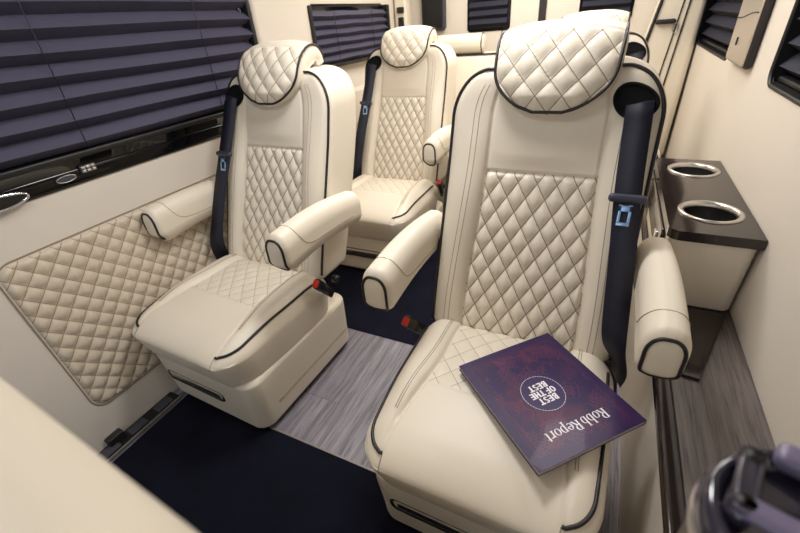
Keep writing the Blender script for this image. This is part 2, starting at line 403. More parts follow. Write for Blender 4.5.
def make_chair(m_, label, group, loc, rz):
    """m_ = +1 puts the shoulder belt on local +x (and the buckle on -x), -1 the other way round"""
    root = empty('captain_chair', loc, rz, label, 'seat', group)
    vs, fs, qs = rbox((BK['hx'], BK['hy'], BHZ), (BK['r'],)*3, (136, 4, 170), warp_back, 6, q_back, (0, 0, BCZ))
    bk = MB().add(vs, fs, qs).build('backrest', 'back', root)
    r = BK['r']; c7 = .7071; path = []
    def bp(x, z, nx, nz): 
        n_ = Vector((nx, -c7, nz)).normalized(); q = warp_back(Vector((x, -(BK['hy']-r+r*c7), z)), n_); return q+Vector((nx*.003, -.003, nz*.003))
    xe = BK['hx']-r+r*c7
    side = [BK['z0']+.03+(BHZ*2-.03-.14)*i/30 for i in range(31)]
    zc0 = BK['z1']-.12; zc1 = BK['z1']-r
    side += [BK['z1']-.14+(.14-r)*math.sin(a*math.pi/2/10) for a in range(1, 11)]
    for z in side: path.append(bp(-xe, z, -c7, 0))
    for a in range(1, 9):
        an = a/9*math.pi/2; path.append(bp(-(BK['hx']-r+r*c7*math.cos(an)), BK['z1']-r+r*c7*math.sin(an), -c7*math.cos(an), c7*math.sin(an)))
    for a in range(21): path.append(bp(-(BK['hx']-r)*(1-a/10), BK['z1']-r+r*c7, 0, c7))
    for p in list(path[:-21])[::-1]: path.append(Vector((-p.x, p.y, p.z)))
    MB().add(*tube(path, .0046, 8)).build('backrest_piping', 'piping', bk)
    for sx in (-1, 1):
        for dx in (.036, .051):
            MB().add(*tube([back_pt(sx*(wi_b(z)+dx), z, .0003) for z in [.46+.67*i/40 for i in range(41)]], .0008, 4)).build('backrest_stitching', 'stitch', bk)
    make_headrest(root)
    # cushion
    vs, fs, qs = rbox(CU['h'], CU['r'], (90, 84, 4), warp_cush, 8, q_cush, CU['c'])
    cu = MB().add(vs, fs, qs).build('seat_cushion', 'cush', root)
    cx, cy, cz = CU['c']; hx, hy, hz = CU['h']; rx, ry, rz_ = CU['r']
    def cp(d, x=None, y=None, off=.002):
        d = Vector(d).normalized(); n_ = Vector((d.x/rx, d.y/ry, d.z/rz_)).normalized()
        px = (hx-rx if x is None else x)+d.x*rx; py = (-(hy-ry) if y is None else y)+d.y*ry; pz = (hz-rz_)+d.z*rz_
        return warp_cush(Vector((cx+px, cy+py, cz+pz)), n_)+n_*off
    right = [cp((c7, 0, c7), y=(hy-ry)*(1-2*i/30)) for i in range(31)]
    for a in range(1, 13):
        an = a/12*math.radians(84); right.append(cp((c7*math.cos(an), -c7*math.sin(an), c7)))
    for sx in (-1, 1):
        MB().add(*tube([(p.x*sx, p.y, p.z) for p in right], .0046, 8)).build('seat_cushion_piping', 'piping', cu)
    mb = MB()
    def top_at(x, y): 
        q = warp_cush(Vector((x, y, cz+hz)), Vector((0, 0, 1))); return (q.x, q.y, q.z+.0004)
    for sx in (-1, 1):
        for dx in (.016, .022):
            MB().add(*tube([top_at(sx*(.172+dx+.03*sstep(-.1, -.42, y)), y) for y in [0-.38*i/30 for i in range(31)]], .0008, 4)).build('seat_cushion_stitching', 'stitch', cu)
        # front seam from the piping tip down the front
        pts = [cp((.05, -math.cos(e), math.sin(e)), off=.0004) for e in [math.radians(45-5*i) for i in range(10)]]
        MB().add(*tube([(p.x*sx, p.y, p.z) for p in pts], .0009, 4)).build('front_seam', 'stitch', cu)
    # base with handle recess
    def warp_base(p, n):
        x, y, z = p; t = sstep(.02, .27, z); return Vector((x*(.97+.03*t), y-.015*t*sstep(0, -.3, y), z))
    MB().add(*rbox((.280, .295, .138), (.06, .06, .03), (6, 6, 6), warp_base, 6, None, (0, -.160, .150))).build('seat_base', 'leather', root)
    for sx in (-1, 1):
        for zz in (.105, .113): MB().add(*tube([warp_base(Vector((.2806*sx, y, zz)), None) for y in [-.36+.46*i/12 for i in range(13)]], .0008, 4)).build('seat_base_stitching', 'stitch', root)
    def loop(x0, x1, z0, z1, r_, y):
        pts = []
        for (ax_, az, st) in ((x1-r_, z1-r_, 0), (x0+r_, z1-r_, 90), (x0+r_, z0+r_, 180), (x1-r_, z0+r_, 270)):
            for a in range(7): an = math.radians(st+a*15); pts.append((ax_+r_*math.cos(an), y, az+r_*math.sin(an)))
        return pts
    MB().add(*tube(loop(-.215, .10, .130, .178, .02, -.459), .0075, 8, True)).build('handle_frame', 'black', root)
    MB().add(*rbox((.146, .006, .021), (.015, .004, .018), (6, 1, 2), None, 4, None, (-.0575, -.458, .154))).build('recline_handle', 'steel', root)
    MB().add(*rbox((.258, .275, .010), (.05, .05, .006), (2, 2, 1), None, 4, None, (0, -.15, .016))).build('plinth', 'black', root)
    # armrests
    for sx in (-1, 1):
        A = dict(h=(.044, .235, .076), c=(sx*.326, -.012, .685))
        def warp_arm(p, n, sx=sx):
            x, y, z = p; t = (y+.24)/.43
            zc = .685; dz = z-zc
            dz *= 1.0-.18*sstep(.2, 1, t) if dz < 0 else 1
            low = sstep(-.02, -.07, z-zc)
            x = sx*.326+(x-sx*.326)*(1-.15*low)
            y += .03*low*sstep(.4, 0, t)
            z = zc+dz+.018*math.sin(math.pi*t)-.012*t
            return Vector((x, y, z))
        vs, fs, qs = rbox(A['h'], (.038, .030, .056), (4, 24, 5), warp_arm, 7, None, A['c'])
        ar = MB().add(vs, fs, qs).build('armrest', 'leather', root)
        h, c_ = A['h'], A['c']; rx_, ry_, rz2 = .038, .030, .056; pts = []
        def apt(d, inx, inz):
            d = Vector(d).normalized(); p = Vector((c_[0]+inx+d.x*rx_, c_[1]-(h[1]-ry_)+d.y*ry_, c_[2]+inz+d.z*rz2))
            n_ = Vector((d.x/rx_, d.y/ry_, d.z/rz2)).normalized(); return warp_arm(p, n_)+n_*.0015
        ix, iz = h[0]-rx_, h[2]-rz2
        for st, ex, ez in ((-90, ix, -iz), (0, ix, iz), (90, -ix, iz), (180, -ix, -iz)):
            for a in range(10):
                an = math.radians(st+a*10); pts.append(apt((c7*math.cos(an), -c7, c7*math.sin(an)), ex, ez))
        MB().add(*tube(pts, .004, 8, True)).build('armrest_piping', 'piping', ar)
        def asec(y, th, zo, off=.0006):               # a point on the arm's cross-section: th = 0 side, pi/2 top
            n_ = Vector((math.cos(th)/rx_, 0, math.sin(th)/rz2)).normalized()
            return warp_arm(Vector((c_[0]+math.copysign(ix, math.cos(th))*min(1, abs(math.cos(th))*3)+math.cos(th)*rx_, c_[1]+y, c_[2]+zo+math.sin(th)*rz2)), n_)+n_*off
        seam = [(.16, 0, -.014), (.05, 0, -.018), (-.05, 0, -.018), (-.10, 0, -.010), (-.125, 0, .004), (-.138, 0, iz), (-.150, .4, iz), (-.158, .9, iz), (-.160, math.pi/2, iz)]
        seam += [(y, math.pi-a, zo) for y, a, zo in seam[:-1][::-1]]
        fine = []
        for k_ in range((len(seam)-1)*4+1):
            tt = k_/4; fine.append(asec(*[interp([(i, q_[e_]) for i, q_ in enumerate(seam)], tt) for e_ in range(3)]))
        MB().add(*tube(fine, .0010, 4)).build('armrest_stitching', 'stitch', ar)
        MB().add(*tube([(sx*.245, .13, .66), (sx*.285, .13, .66)], .026, 20)).build('armrest_hinge', 'black', root)
        # lower hinge cover between base and backrest
        MB().add(*tube([(sx*.27, .07, .40), (sx*.298, .07, .40)], .016, 16)).build('recliner_knob', 'black', root)
    # belt
    bx, bz = m_*.208, 1.09
    mb = MB(); n_ = 40; ctr = back_pt(bx, bz); ring = []
    for i in range(n_):
        an = 2*math.pi*i/n_; ring.append(back_pt(bx+.048*math.cos(an), bz+.038*math.sin(an), .004))
    cc_ = back_pt(bx, bz, .004)
    rg2 = [back_pt(bx+.024*math.cos(2*math.pi*i/n_), bz+.019*math.sin(2*math.pi*i/n_), .004) for i in range(n_)]
    mb.add([tuple(p) for p in ring]+[tuple(p) for p in rg2]+[tuple(cc_)], [(i, (i+1) % n_, (i+1) % n_+n_, i+n_) for i in range(n_)]+[(i+n_, (i+1) % n_+n_, 2*n_) for i in range(n_)]); mb.add(*tube(ring, .0045, 6, True))
    mb.build('belt_opening', 'matte', root)
    key = [(m_*.212, back_pt(bx, 1.086, .0).y, 1.088), (m_*.213, back_pt(m_*.21, 1.066, .012).y, 1.068), (m_*.216, back_pt(m_*.21, 1.02, .016).y, 1.02), (m_*.225, .116, .882), (m_*.240, .053, .75), (m_*.252, -.004, .62), (m_*.264, -.03, .53), (m_*.292, -.01, .44), (m_*.298, .03, .36)]
    T = [(i, k_[0]) for i, k_ in enumerate(key)], [(i, k_[1]) for i, k_ in enumerate(key)], [(i, k_[2]) for i, k_ in enumerate(key)]
    def bpt(t): return Vector([interp(tb, t*(len(key)-1)) for tb in T])
    MB().add(*ribbon([bpt(i/60) for i in range(61)], lambda t: Vector((1, -.15*m_, 0)).lerp(Vector((.5, -1*m_, 0)), sstep(.6, 1, t)), .061, .003)).build('belt_webbing', 'belt', root)
    p = bpt(3/8)
    tg = MB().add(*rbox((.043, .010, .011), (.011, .009, .010), (3, 1, 1), None, 3, None, (p.x, p.y-.004, p.z))).build('belt_tongue', 'tongue_guard', root)
    zt = p.z-.012
    def yb(z): return p.y-.010-(p.z-z)*.36
    mb = MB()
    for (x0, x1, z0, z1) in ((-.015, -.008, zt-.042, zt), (.008, .015, zt-.042, zt), (-.015, .015, zt-.05, zt-.042), (-.015, .015, zt-.016, zt-.002)):
        vs, fs, _ = box(p.x+x0, p.x+x1, -.0015, .0015, z0, z1, .001); mb.add([(a, b+yb(c_), c_) for a, b, c_ in vs], fs)
    mb.build('tongue_plate', 'tongue', tg)
    # buckle on the other side
    b0 = Vector((-m_*.304, .01, .37)); b1 = Vector((-m_*.318, -.066, .462)); dr = (b1-b0).normalized()
    bu = MB().add(*ribbon([b0, b0.lerp(b1, .5), b1], lambda t: Vector((0, 1, .4)), .034, .014)).build('buckle_stalk', 'black', root)
    vs, fs, _ = rbox((.012, .019, .030), (.005, .006, .006), (1, 1, 1), None, 3); R_ = dr.to_track_quat('Z', 'Y').to_matrix()
    MB().add([tuple(R_ @ Vector(v_)+b1) for v_ in vs], fs).build('buckle', 'black', root)
    vs, fs, _ = rbox((.010, .014, .008), (.003, .004, .004), (1, 1, 1), None, 3)
    MB().add([tuple(R_ @ Vector(v_)+b1+dr*.028+Vector((0, -.004, 0))) for v_ in vs], fs).build('buckle_button', 'red', root)
    return root
def copy_chair(src, label, loc, rz):
    r_ = src.copy(); COL.objects.link(r_); r_.location = Vector(loc)*S; r_.rotation_euler = (0, 0, rz); r_['label'] = label
    for ch in list(src.children):
        c_ = ch.copy(); COL.objects.link(c_); c_.parent = r_
        for g in list(ch.children):
            d = g.copy(); COL.objects.link(d); d.parent = c_
    return r_

# ================================================================== STRUCTURE
XL, XR, YB, YF, ZC = -1.60, .455, 3.55, -1.6, 2.0
def slab(name, x0, x1, y0, y1, z0, z1, mat_, label=None):
    o = MB().add(*box(x0, x1, y0, y1, z0, z1)[:2]).build(name, mat_, None, smooth=False); return struct(o, label)
slab('floor', XL-.1, XR+.1, YF, YB+.1, -.06, 0, 'plank', 'grey wood-look plank floor of the van aisle')
slab('ceiling', XL-.1, XR+.1, YF, YB+.1, ZC, ZC+.05, 'walls')
slab('wall_rear', XL-.1, XR+.1, YB, YB+.08, -.06, ZC+.05, 'walls')
mb = MB()
for (ya_, yb_, za_, zb_) in ((YF, YB, -.06, 1.04), (YF, YB, 1.62, ZC+.05), (YF, .55, 1.04, 1.62), (1.755, 2.42, 1.04, 1.62), (3.42, YB, 1.04, 1.62)): mb.add(*box(XR, XR+.08, ya_, yb_, za_, zb_)[:2])
struct(mb.build('wall_right', 'walls', None, smooth=False), 'plain cream right side wall of the van')
# left wall: slightly inclined lower half with a sill
def xl(z): return -1.585+.085*sstep(.0, 1, 1-min(1, max(0, z/.9)))
mb = MB(); prof = [(xl(z), z) for z in [0, .1, .2, .3, .4, .5, .6, .7, .8, .88, .905]]+[(-1.605, .93), (-1.605, 1.45), (-1.58, 1.7), (-1.45, ZC)]
n_ = len(prof)
vs = [(x, YF, z) for x, z in prof]+[(x, YB, z) for x, z in prof]+[(-1.7, YF, z) for x, z in prof]+[(-1.7, YB, z) for x, z in prof]
fs = [(i, i+n_, i+n_+1, i+1) for i in range(n_-1)]+[(i+2*n_, i+1+2*n_, i+1+3*n_, i+3*n_) for i in range(n_-1)]
fs += [(i, i+1, i+1+2*n_, i+2*n_) for i in range(n_-1)]+[(i+n_, i+3*n_, i+1+3*n_, i+1+n_) for i in range(n_-1)]
mb.add(vs, fs); struct(mb.build('wall_left', 'walls', None, sharp=30), 'cream leather-clad left side wall of the van')
# quilted panel let into the left wall
def rr_mask(y, z, y0, y1, z0, z1, r):
    dy = max(y0+r-y, y-(y1-r), 0); dz = max(z0+r-z, z-(z1-r), 0); return r-math.hypot(dy, dz)
y0, y1, z0, z1 = .365, 1.62, .165, .755; ny, nz = 260, 130; vs, fs, qs = [], [], []
for j in range(nz+1):
    for i in range(ny+1):
        y = y0+(y1-y0)*i/ny; z = z0+(z1-z0)*j/nz
        # squeeze grid into the rounded outline
        r = .05; cy = min(max(y, y0+r), y1-r); cz = min(max(z, z0+r), z1-r); dy, dz = y-cy, z-cz
        if dy and dz:
            mx = max(abs(dy), abs(dz)); l_ = math.hypot(dy, dz); y, z = cy+dy*mx/l_, cz+dz*mx/l_
        e = min(rr_mask(y, z, y0, y1, z0, z1, .05), .03)
        h = .002+.011*diamond(y, z, .064, .064)*sstep(0, .014, e)+.003*sstep(0, .01, e)
        vs.append((xl(z)+h-.004*(e < .002), y, z)); qs.append((y, z, 1.0))
for j in range(nz):
    for i in range(ny): a = j*(ny+1)+i; fs.append((a, a+1, a+ny+2, a+ny+1))
pn = MB().add(vs, fs, qs).build('wall_panel', 'panel')
tag(pn, 'tan diamond-quilted leather panel low on the left wall beside the left front seat', 'wall panel')
pts = []
for (cy, cz, st) in ((y1-.05, z1-.05, 0), (y0+.05, z1-.05, 90), (y0+.05, z0+.05, 180), (y1-.05, z0+.05, 270)):
    for a in range(10): an = math.radians(st+a*10); yy, zz = cy+.055*math.cos(an), cz+.055*math.sin(an); pts.append((xl(zz)+.0015, yy, zz))
MB().add(*tube(pts, .0025, 6, True)).build('panel_edging', 'stitch', pn)
# carpets
o = MB().add(*rbox((.822, .93, .003), (.01, .01, .0025), (2, 2, 1), None, 2, None, (-.595, -.302, .003))[:2]).build('carpet_mat', 'carpet'); tag(o, 'dark navy carpet covering the floor in front of the seats', 'carpet', )
o = MB().add(*rbox((.822, 1.13, .003), (.01, .01, .0025), (2, 2, 1), None, 2, None, (-.595, 2.375, .003))[:2]).build('carpet_mat', 'carpet'); tag(o, 'dark navy carpet behind the plank strip, under the rear seats', 'carpet')
o = MB().add(*box(-.96, .24, .625, .632, 0, .008)[:2]).build('threshold_strip', 'strip', None, False); tag(o, 'thin metal strip between the navy carpet and the grey planks', 'floor strip')
# floor rail on the far left
rl = empty('floor_rail', (-1.462, .45, 0), 0, 'black floor rail with grey slots along the foot of the left wall', 'floor rail')
MB().add(*box(-.036, .030, -.9, .15, 0.0, .010)[:2]).build('channel', 'black', rl, False)
for i in range(7):
    yy = -.60+i*.115; MB().add(*rbox((.022, .036, .004), (.006, .006, .003), (1, 1, 1), None, 2, None, (-.004, yy, .012))[:2]).build('slot_block', 'greyblock', rl)
MB().add(*box(.031, .038, -.9, .15, 0, .016)[:2]).build('metal_edge', 'strip', rl, False)
MB().add(*rbox((.016, .03, .02), (.005, .005, .005), (1, 1, 1), None, 2, None, (-.02, -.10, .026))[:2]).build('rail_stop', 'piping', rl)

# ---------------- windows and blinds
def window_left(idx, y0, y1, z0, z1, blind_top, label, n_cord, pitch_, zb):
    fr = MB(); x = -1.603
    vs, fs, _ = rbox((.022, (y1-y0)/2, (z1-z0)/2), (.01, .03, .03), (1, 2, 2), None, 4, None, (x, (y0+y1)/2, (z0+z1)/2)); fr.add(vs, fs)
    f = fr.build('window_%d' % idx, 'gloss'); struct(f, 'black-framed side window behind a pleated blind')
    g = MB().add(*box(x+.022, x+.0235, y0+.03, y1-.03, z0+.03, z1-.03)[:2]).build('pane', 'glass', f, False)
    dpt = pitch_*.72
    b = empty('pleated_blind', (-1.579, y0+.02, z0), 0, label, 'window blind', 'pleated blinds over the van windows')
    pitch = pitch_; n = int(round((blind_top-z0-zb)/pitch)); vs, fs = [], []; L_ = (y1-y0-.04); seg = 12
    for j in range(2*n+1):
        z = zb+pitch*(j//2)+(.44*pitch if j % 2 else 0); xx = .003+(0 if j % 2 == 0 else dpt)   # long lit slope above, short shaded return below
        for i in range(seg+1):
            yy = L_*i/seg; vs.append((xx+.0015*math.sin(i*2.1+j), yy, z+.0015*math.sin(i*1.3+j*.7)))
    for j in range(2*n):
        for i in range(seg): a = j*(seg+1)+i; fs.append((a, a+1, a+seg+2, a+seg+1))
    MB().add(vs, fs).build('pleated_fabric', 'blind', b, False)
    MB().add(*rbox((.012, L_/2, .011), (.008, .008, .008), (1, 1, 1), None, 3, None, (.017, L_/2, zb-.012))[:2]).build('bottom_rail', 'black', b)
    for ye in (-.010, L_+.010): MB().add(*rbox((.026, .012, (z1-z0)/2-.01), (.008, .008, .008), (1, 1, 1), None, 3, None, (.020, ye, (z1-z0)/2))[:2]).build('side_channel', 'black', b)
    for c_ in range(n_cord):
        yy = L_*(c_+.5)/n_cord; MB().add(*tube([(.003+dpt*.93, yy, zb), (.003+dpt*.93, yy, zb+pitch*n)], .0016, 5)).build('lift_cord', 'black', b)
    return f
window_left(1, -.75, 1.665, .915, 1.62, 1.60, 'large slate pleated blind over the left front window', 4, .064, .100)
window_left(2, 2.115, 3.08, 1.085, 1.42, 1.40, 'slate pleated blind over the left rear window, behind the far left seat', 2, .046, .022)
# gloss sill below the big window, with latch and switches
sl = MB().add(*rbox((.017, 1.21, .026), (.008, .02, .015), (1, 2, 1), None, 4, None, (-1.592, .458, .935))[:2]).build('window_sill', 'gloss'); tag(sl, 'glossy black sill strip under the large left window blind', 'window sill')
la = empty('window_latch', (-1.569, .46, .93), 0, 'chrome rimmed oval pull handle on the black sill, at the far left', 'latch')
pts = [(.004, .085*math.cos(2*math.pi*i/36)+.0, .020*math.sin(2*math.pi*i/36)*(1 if math.cos(2*math.pi*i/36) > -.3 else .8)) for i in range(36)]
MB().add(*tube(pts, .0045, 8, True)).build('rim', 'chrome', la)
MB().add(*rbox((.003, .078, .016), (.002, .02, .012), (1, 2, 1), None, 4, None, (.002, 0, 0))[:2]).build('grip_recess', 'black', la)
sw = empty('window_switch', (-1.574, .665, .94), 0, 'small grey leaf-shaped switch on the black sill', 'switch')
MB().add(*rbox((.004, .032, .011), (.003, .028, .010), (1, 1, 1), None, 5, None, (.002, 0, 0))[:2]).build('switch_plate', 'greyblock', sw)
MB().add(*tube([(.006, .030*math.cos(2*math.pi*i/24), .010*math.sin(2*math.pi*i/24)) for i in range(24)], .0013, 6, True)).build('switch_rim', 'steel', sw)
sw = empty('switch_panel', (-1.574, .742, .952), 0, 'small square silver button panel beside the leaf-shaped switch', 'switch')
MB().add(*rbox((.004, .026, .013), (.003, .004, .004), (1, 1, 1), None, 3, None, (.002, 0, 0))[:2]).build('panel_plate', 'greyblock', sw)
for a in (-1, 0, 1):
    for b in (-1, 1):
        MB().add(*rbox((.002, .0062, .004), (.001, .002, .002), (1, 1, 1), None, 2, None, (.007, a*.016, b*.0058))[:2]).build('button', 'steel', sw)
# black moulding at the window's rear end
o = MB().add(*tube([(-1.585, 1.665, .93), (-1.585, 1.655, 1.1), (-1.585, 1.64, 1.3), (-1.58, 1.62, 1.62)], .022, 14)).build('trim_1', 'gloss'); struct(o, 'black moulding at the rear edge of the large left window')
# pillar between the left windows
o = MB().add(*rbox((.034, .238, .56), (.025, .03, .03), (1, 1, 1), None, 4, None, (-1.583, 1.925, 1.45))[:2]).build('trim_2', 'walls'); struct(o, 'cream pillar between the two left windows')

def window_right(idx, y0, y1, z0, z1, label):
    mb = MB(); xo = XR+.075                                # recess lining and outer frame
    for bb in ((XR+.002, xo, y0-.002, y0+.008, z0, z1), (XR+.002, xo, y1-.008, y1+.002, z0, z1), (XR+.002, xo, y0, y1, z0-.002, z0+.008), (XR+.002, xo, y0, y1, z1-.008, z1+.002)): mb.add(*box(*bb)[:2])
    f = mb.build('window_%d' % idx, 'matte', None, False); struct(f, 'black-framed side window on the right')
    pts = []; r = .045
    for (cy, cz, st) in ((y1-r, z1-r, 0), (y0+r, z1-r, 90), (y0+r, z0+r, 180), (y1-r, z0+r, 270)):
        for a in range(8): an = math.radians(st+a*90/7); pts.append((XR+.002, cy+r*math.cos(an), cz+r*math.sin(an)))
    for q_ in ((y0, z0), (y1, z0), (y0, z1), (y1, z1)):      # rounded corner fillets of the frame
        cy = q_[0]+(r if q_[0] == y0 else -r); cz = q_[1]+(r if q_[1] == z0 else -r); a0 = math.atan2(q_[1]-cz, q_[0]-cy)-math.pi/4
        arc = [(cy+r*math.cos(a0+k_*math.pi/16), cz+r*math.sin(a0+k_*math.pi/16)) for k_ in range(9)]
        vs = [(XR+.001, q_[0], q_[1])]+[(XR+.001, a, b) for a, b in arc]; m_ = len(vs); vs += [(XR+.01, b, c) for a, b, c in vs]
        MB().add(vs, [tuple(range(m_)), tuple(range(2*m_-1, m_-1, -1))]+[(k_, (k_+1) % m_, (k_+1) % m_+m_, k_+m_) for k_ in range(m_)]).build('corner_fillet', 'walls', f, False)
    MB().add(*tube(pts, .007, 8, True)).build('window_gasket', 'black', f)
    MB().add(*box(xo-.004, xo, y0, y1, z0, z1)[:2]).build('pane', 'glass', f, False)
    b = empty('pleated_blind', (XR+.052, y0+.012, z0), 0, label, 'window blind', 'pleated blinds over the van windows')
    pitch = .062; n = int((z1-z0-.03)/pitch); vs, fs = [], []; L_ = y1-y0-.024
    for j in range(2*n+1):
        z = .028+pitch*(j//2)+(.4*pitch if j % 2 else 0); xx = -.003-(0 if j % 2 == 0 else .038)
        for i in range(9): vs.append((xx, L_*i/8, z))
    for j in range(2*n):
        for i in range(8): a = j*9+i; fs.append((a, a+9, a+10, a+1))
    MB().add(vs, fs).build('pleated_fabric', 'blind_dark', b, False)
    MB().add(*rbox((.016, L_/2, .008), (.006, .008, .006), (1, 1, 1), None, 3, None, (-.018, L_/2, .018))[:2]).build('bottom_rail', 'black', b)
window_right(3, .55, 1.755, 1.04, 1.62, 'charcoal pleated blind over the right window nearest the camera')
window_right(4, 2.42, 3.42, 1.04, 1.62, 'charcoal pleated blind over the right rear window, beyond the metal reading lamp')
def window_rear(idx, x0, x1, z0, z1, label):
    y = YB
    f = MB().add(*rbox(((x1-x0)/2, .010, (z1-z0)/2), (.03, .006, .03), (2, 1, 2), None, 5, None, ((x0+x1)/2, y, (z0+z1)/2))[:2]).build('window_%d' % idx, 'gloss'); struct(f, 'black-framed window in the rear door')
    MB().add(*box(x0+.03, x1-.03, y-.012, y-.0105, z0+.03, z1-.03)[:2]).build('pane', 'glass', f, False)
    b = empty('pleated_blind', (x0+.02, y-.012, z0), 0, label, 'window blind', 'pleated blinds over the van windows')
    pitch = .056; n = int((z1-z0-.05)/pitch); vs, fs = [], []; L_ = x1-x0-.04
    for j in range(2*n+1):
        z = .03+pitch*(j//2)+(.4*pitch if j % 2 else 0); yy = -.003-(0 if j % 2 == 0 else .026)
        for i in range(7): vs.append((L_*i/6, yy, z))
    for j in range(2*n):
        for i in range(6): a = j*7+i; fs.append((a, a+1, a+8, a+7))
    MB().add(vs, fs).build('pleated_fabric', 'blind_dark', b, False)
window_rear(5, -1.09, -.755, 1.18, 1.72, 'dark pleated blind in the left rear door window')
window_rear(6, -.28, .06, 1.18, 1.72, 'dark pleated blind in the right rear door window, above the headrests')
slab('trim_3', -.552, -.500, YB-.012, YB+.01, .3, 1.95, 'piping', 'dark seam strip between the two rear doors')

# ================================================================== SEATS
CG = 'cream captain chairs'
ch_r = make_chair(1, 'large cream captain chair at front right with a purple magazine on its cushion', CG, (-.138, .959, .0), math.radians(-.5))
ch_l = make_chair(-1, 'cream captain chair at front left, between the quilted wall panel and the aisle', CG, (-1.189, 1.056, .0), math.radians(-2.2))
copy_chair(ch_l, 'cream captain chair in the second row left, seen between the two front chairs', (-1.124, 2.176, .0), math.radians(.4))
copy_chair(ch_r, 'cream captain chair in the second row right, mostly hidden behind the front right chair', (-.12, 2.20, .0), 0)

# rear bench
rb = empty('rear_bench', (-.56, 3.1, 0), 0, 'cream bench seat across the back of the van with rolled headrests', 'bench')
def warp_bb(p, n): return Vector((p.x, p.y+(p.z-.75)*.22, p.z))
MB().add(*rbox((.72, .07, .34), (.06, .05, .05), (8, 2, 6), warp_bb, 6, None, (-.16, .12, .72))[:2]).build('backrest', 'leather', rb)
MB().add(*rbox((.88, .27, .09), (.05, .06, .06), (8, 3, 2), None, 6, None, (0, -.12, .38))[:2]).build('seat_cushion', 'leather', rb)
MB().add(*rbox((.82, .22, .147), (.03, .03, .03), (2, 2, 2), None, 4, None, (0, -.08, .153))[:2]).build('seat_base', 'leather', rb)
MB().add(*tube([warp_bb(Vector((x, .055, 1.05)), None) for x in [-.83+1.34*i/20 for i in range(21)]], .006, 8)).build('backrest_piping', 'piping', rb)
for x0, x1 in ((-.80, -.30), (-.20, .10), (.16, .50)):
    vs, fs, _ = rbox(((x1-x0)/2, .055, .065), (.03, .05, .058), (4, 1, 1), None, 8, None, ((x0+x1)/2, .15, 1.12)); hr = MB().add(vs, fs).build('headrest', 'leather', rb)
    for sx in (x0+.02, x1-.02):
        MB().add(*tube([(sx, .15+.054*math.cos(a), 1.12+.064*math.sin(a)) for a in [2*math.pi*i/28 for i in range(28)]], .004, 6, True)).build('headrest_piping', 'piping', hr)

# ================================================================== RIGHT SIDE: ledge, console
lg = empty('side_ledge', (.35, .5, 0), 0, 'low grey-brown wood-topped ledge along the right wall beside the front right chair', 'ledge')
MB().add(*box(-.108, .104, -.25, 1.55, 0, .436)[:2]).build('side_panel', 'walls', lg, False)
MB().add(*rbox((.092, .90, .012), (.003, .003, .003), (1, 1, 1), None, 2, None, (.0125, .65, .448))[:2]).build('wood_top', 'ledge', lg, True, 30)
poly = [(-.078, .448), (-.018, .44), (.086, .755), (-.078, .755)]  # thin dark four-sided patch on the ledge top, drawn with the veneer material
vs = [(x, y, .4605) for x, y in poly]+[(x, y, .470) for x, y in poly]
MB().add(vs, [(3, 2, 1, 0), (4, 5, 6, 7)]+[(k_, (k_+1) % 4, (k_+1) % 4+4, k_+4) for k_ in range(4)]).build('dark_ledge_patch', 'veneer', lg, False)['label'] = 'thin darker patch on the ledge top in front of the console'
MB().add(*rbox((.018, .90, .016), (.006, .006, .008), (1, 1, 1), None, 4, None, (-.098, .65, .448))[:2]).build('edge_strip', 'veneer', lg)
cs = empty('cup_holder_console', (.34, 1.602, .46), 0, 'cream console with a glossy dark top and two cup holders, against the right wall', 'console')
bvs, bfs, _ = rbox((.108, .345, .12), (.03, .03, .01), (2, 3, 2), lambda p, n: Vector((p.x*(1-.08*(.24-p.z)/.24) + .008*(.24-p.z)/.24, p.y+.012*(.24-p.z)/.24*(p.y < 0), p.z)), 5, None, (.002, .0, .123))
MB().add(bvs, [f for f in bfs if min(bvs[i][2] for i in f) < .238]).build('console_body', 'leather', cs)      # open on top, under the slab
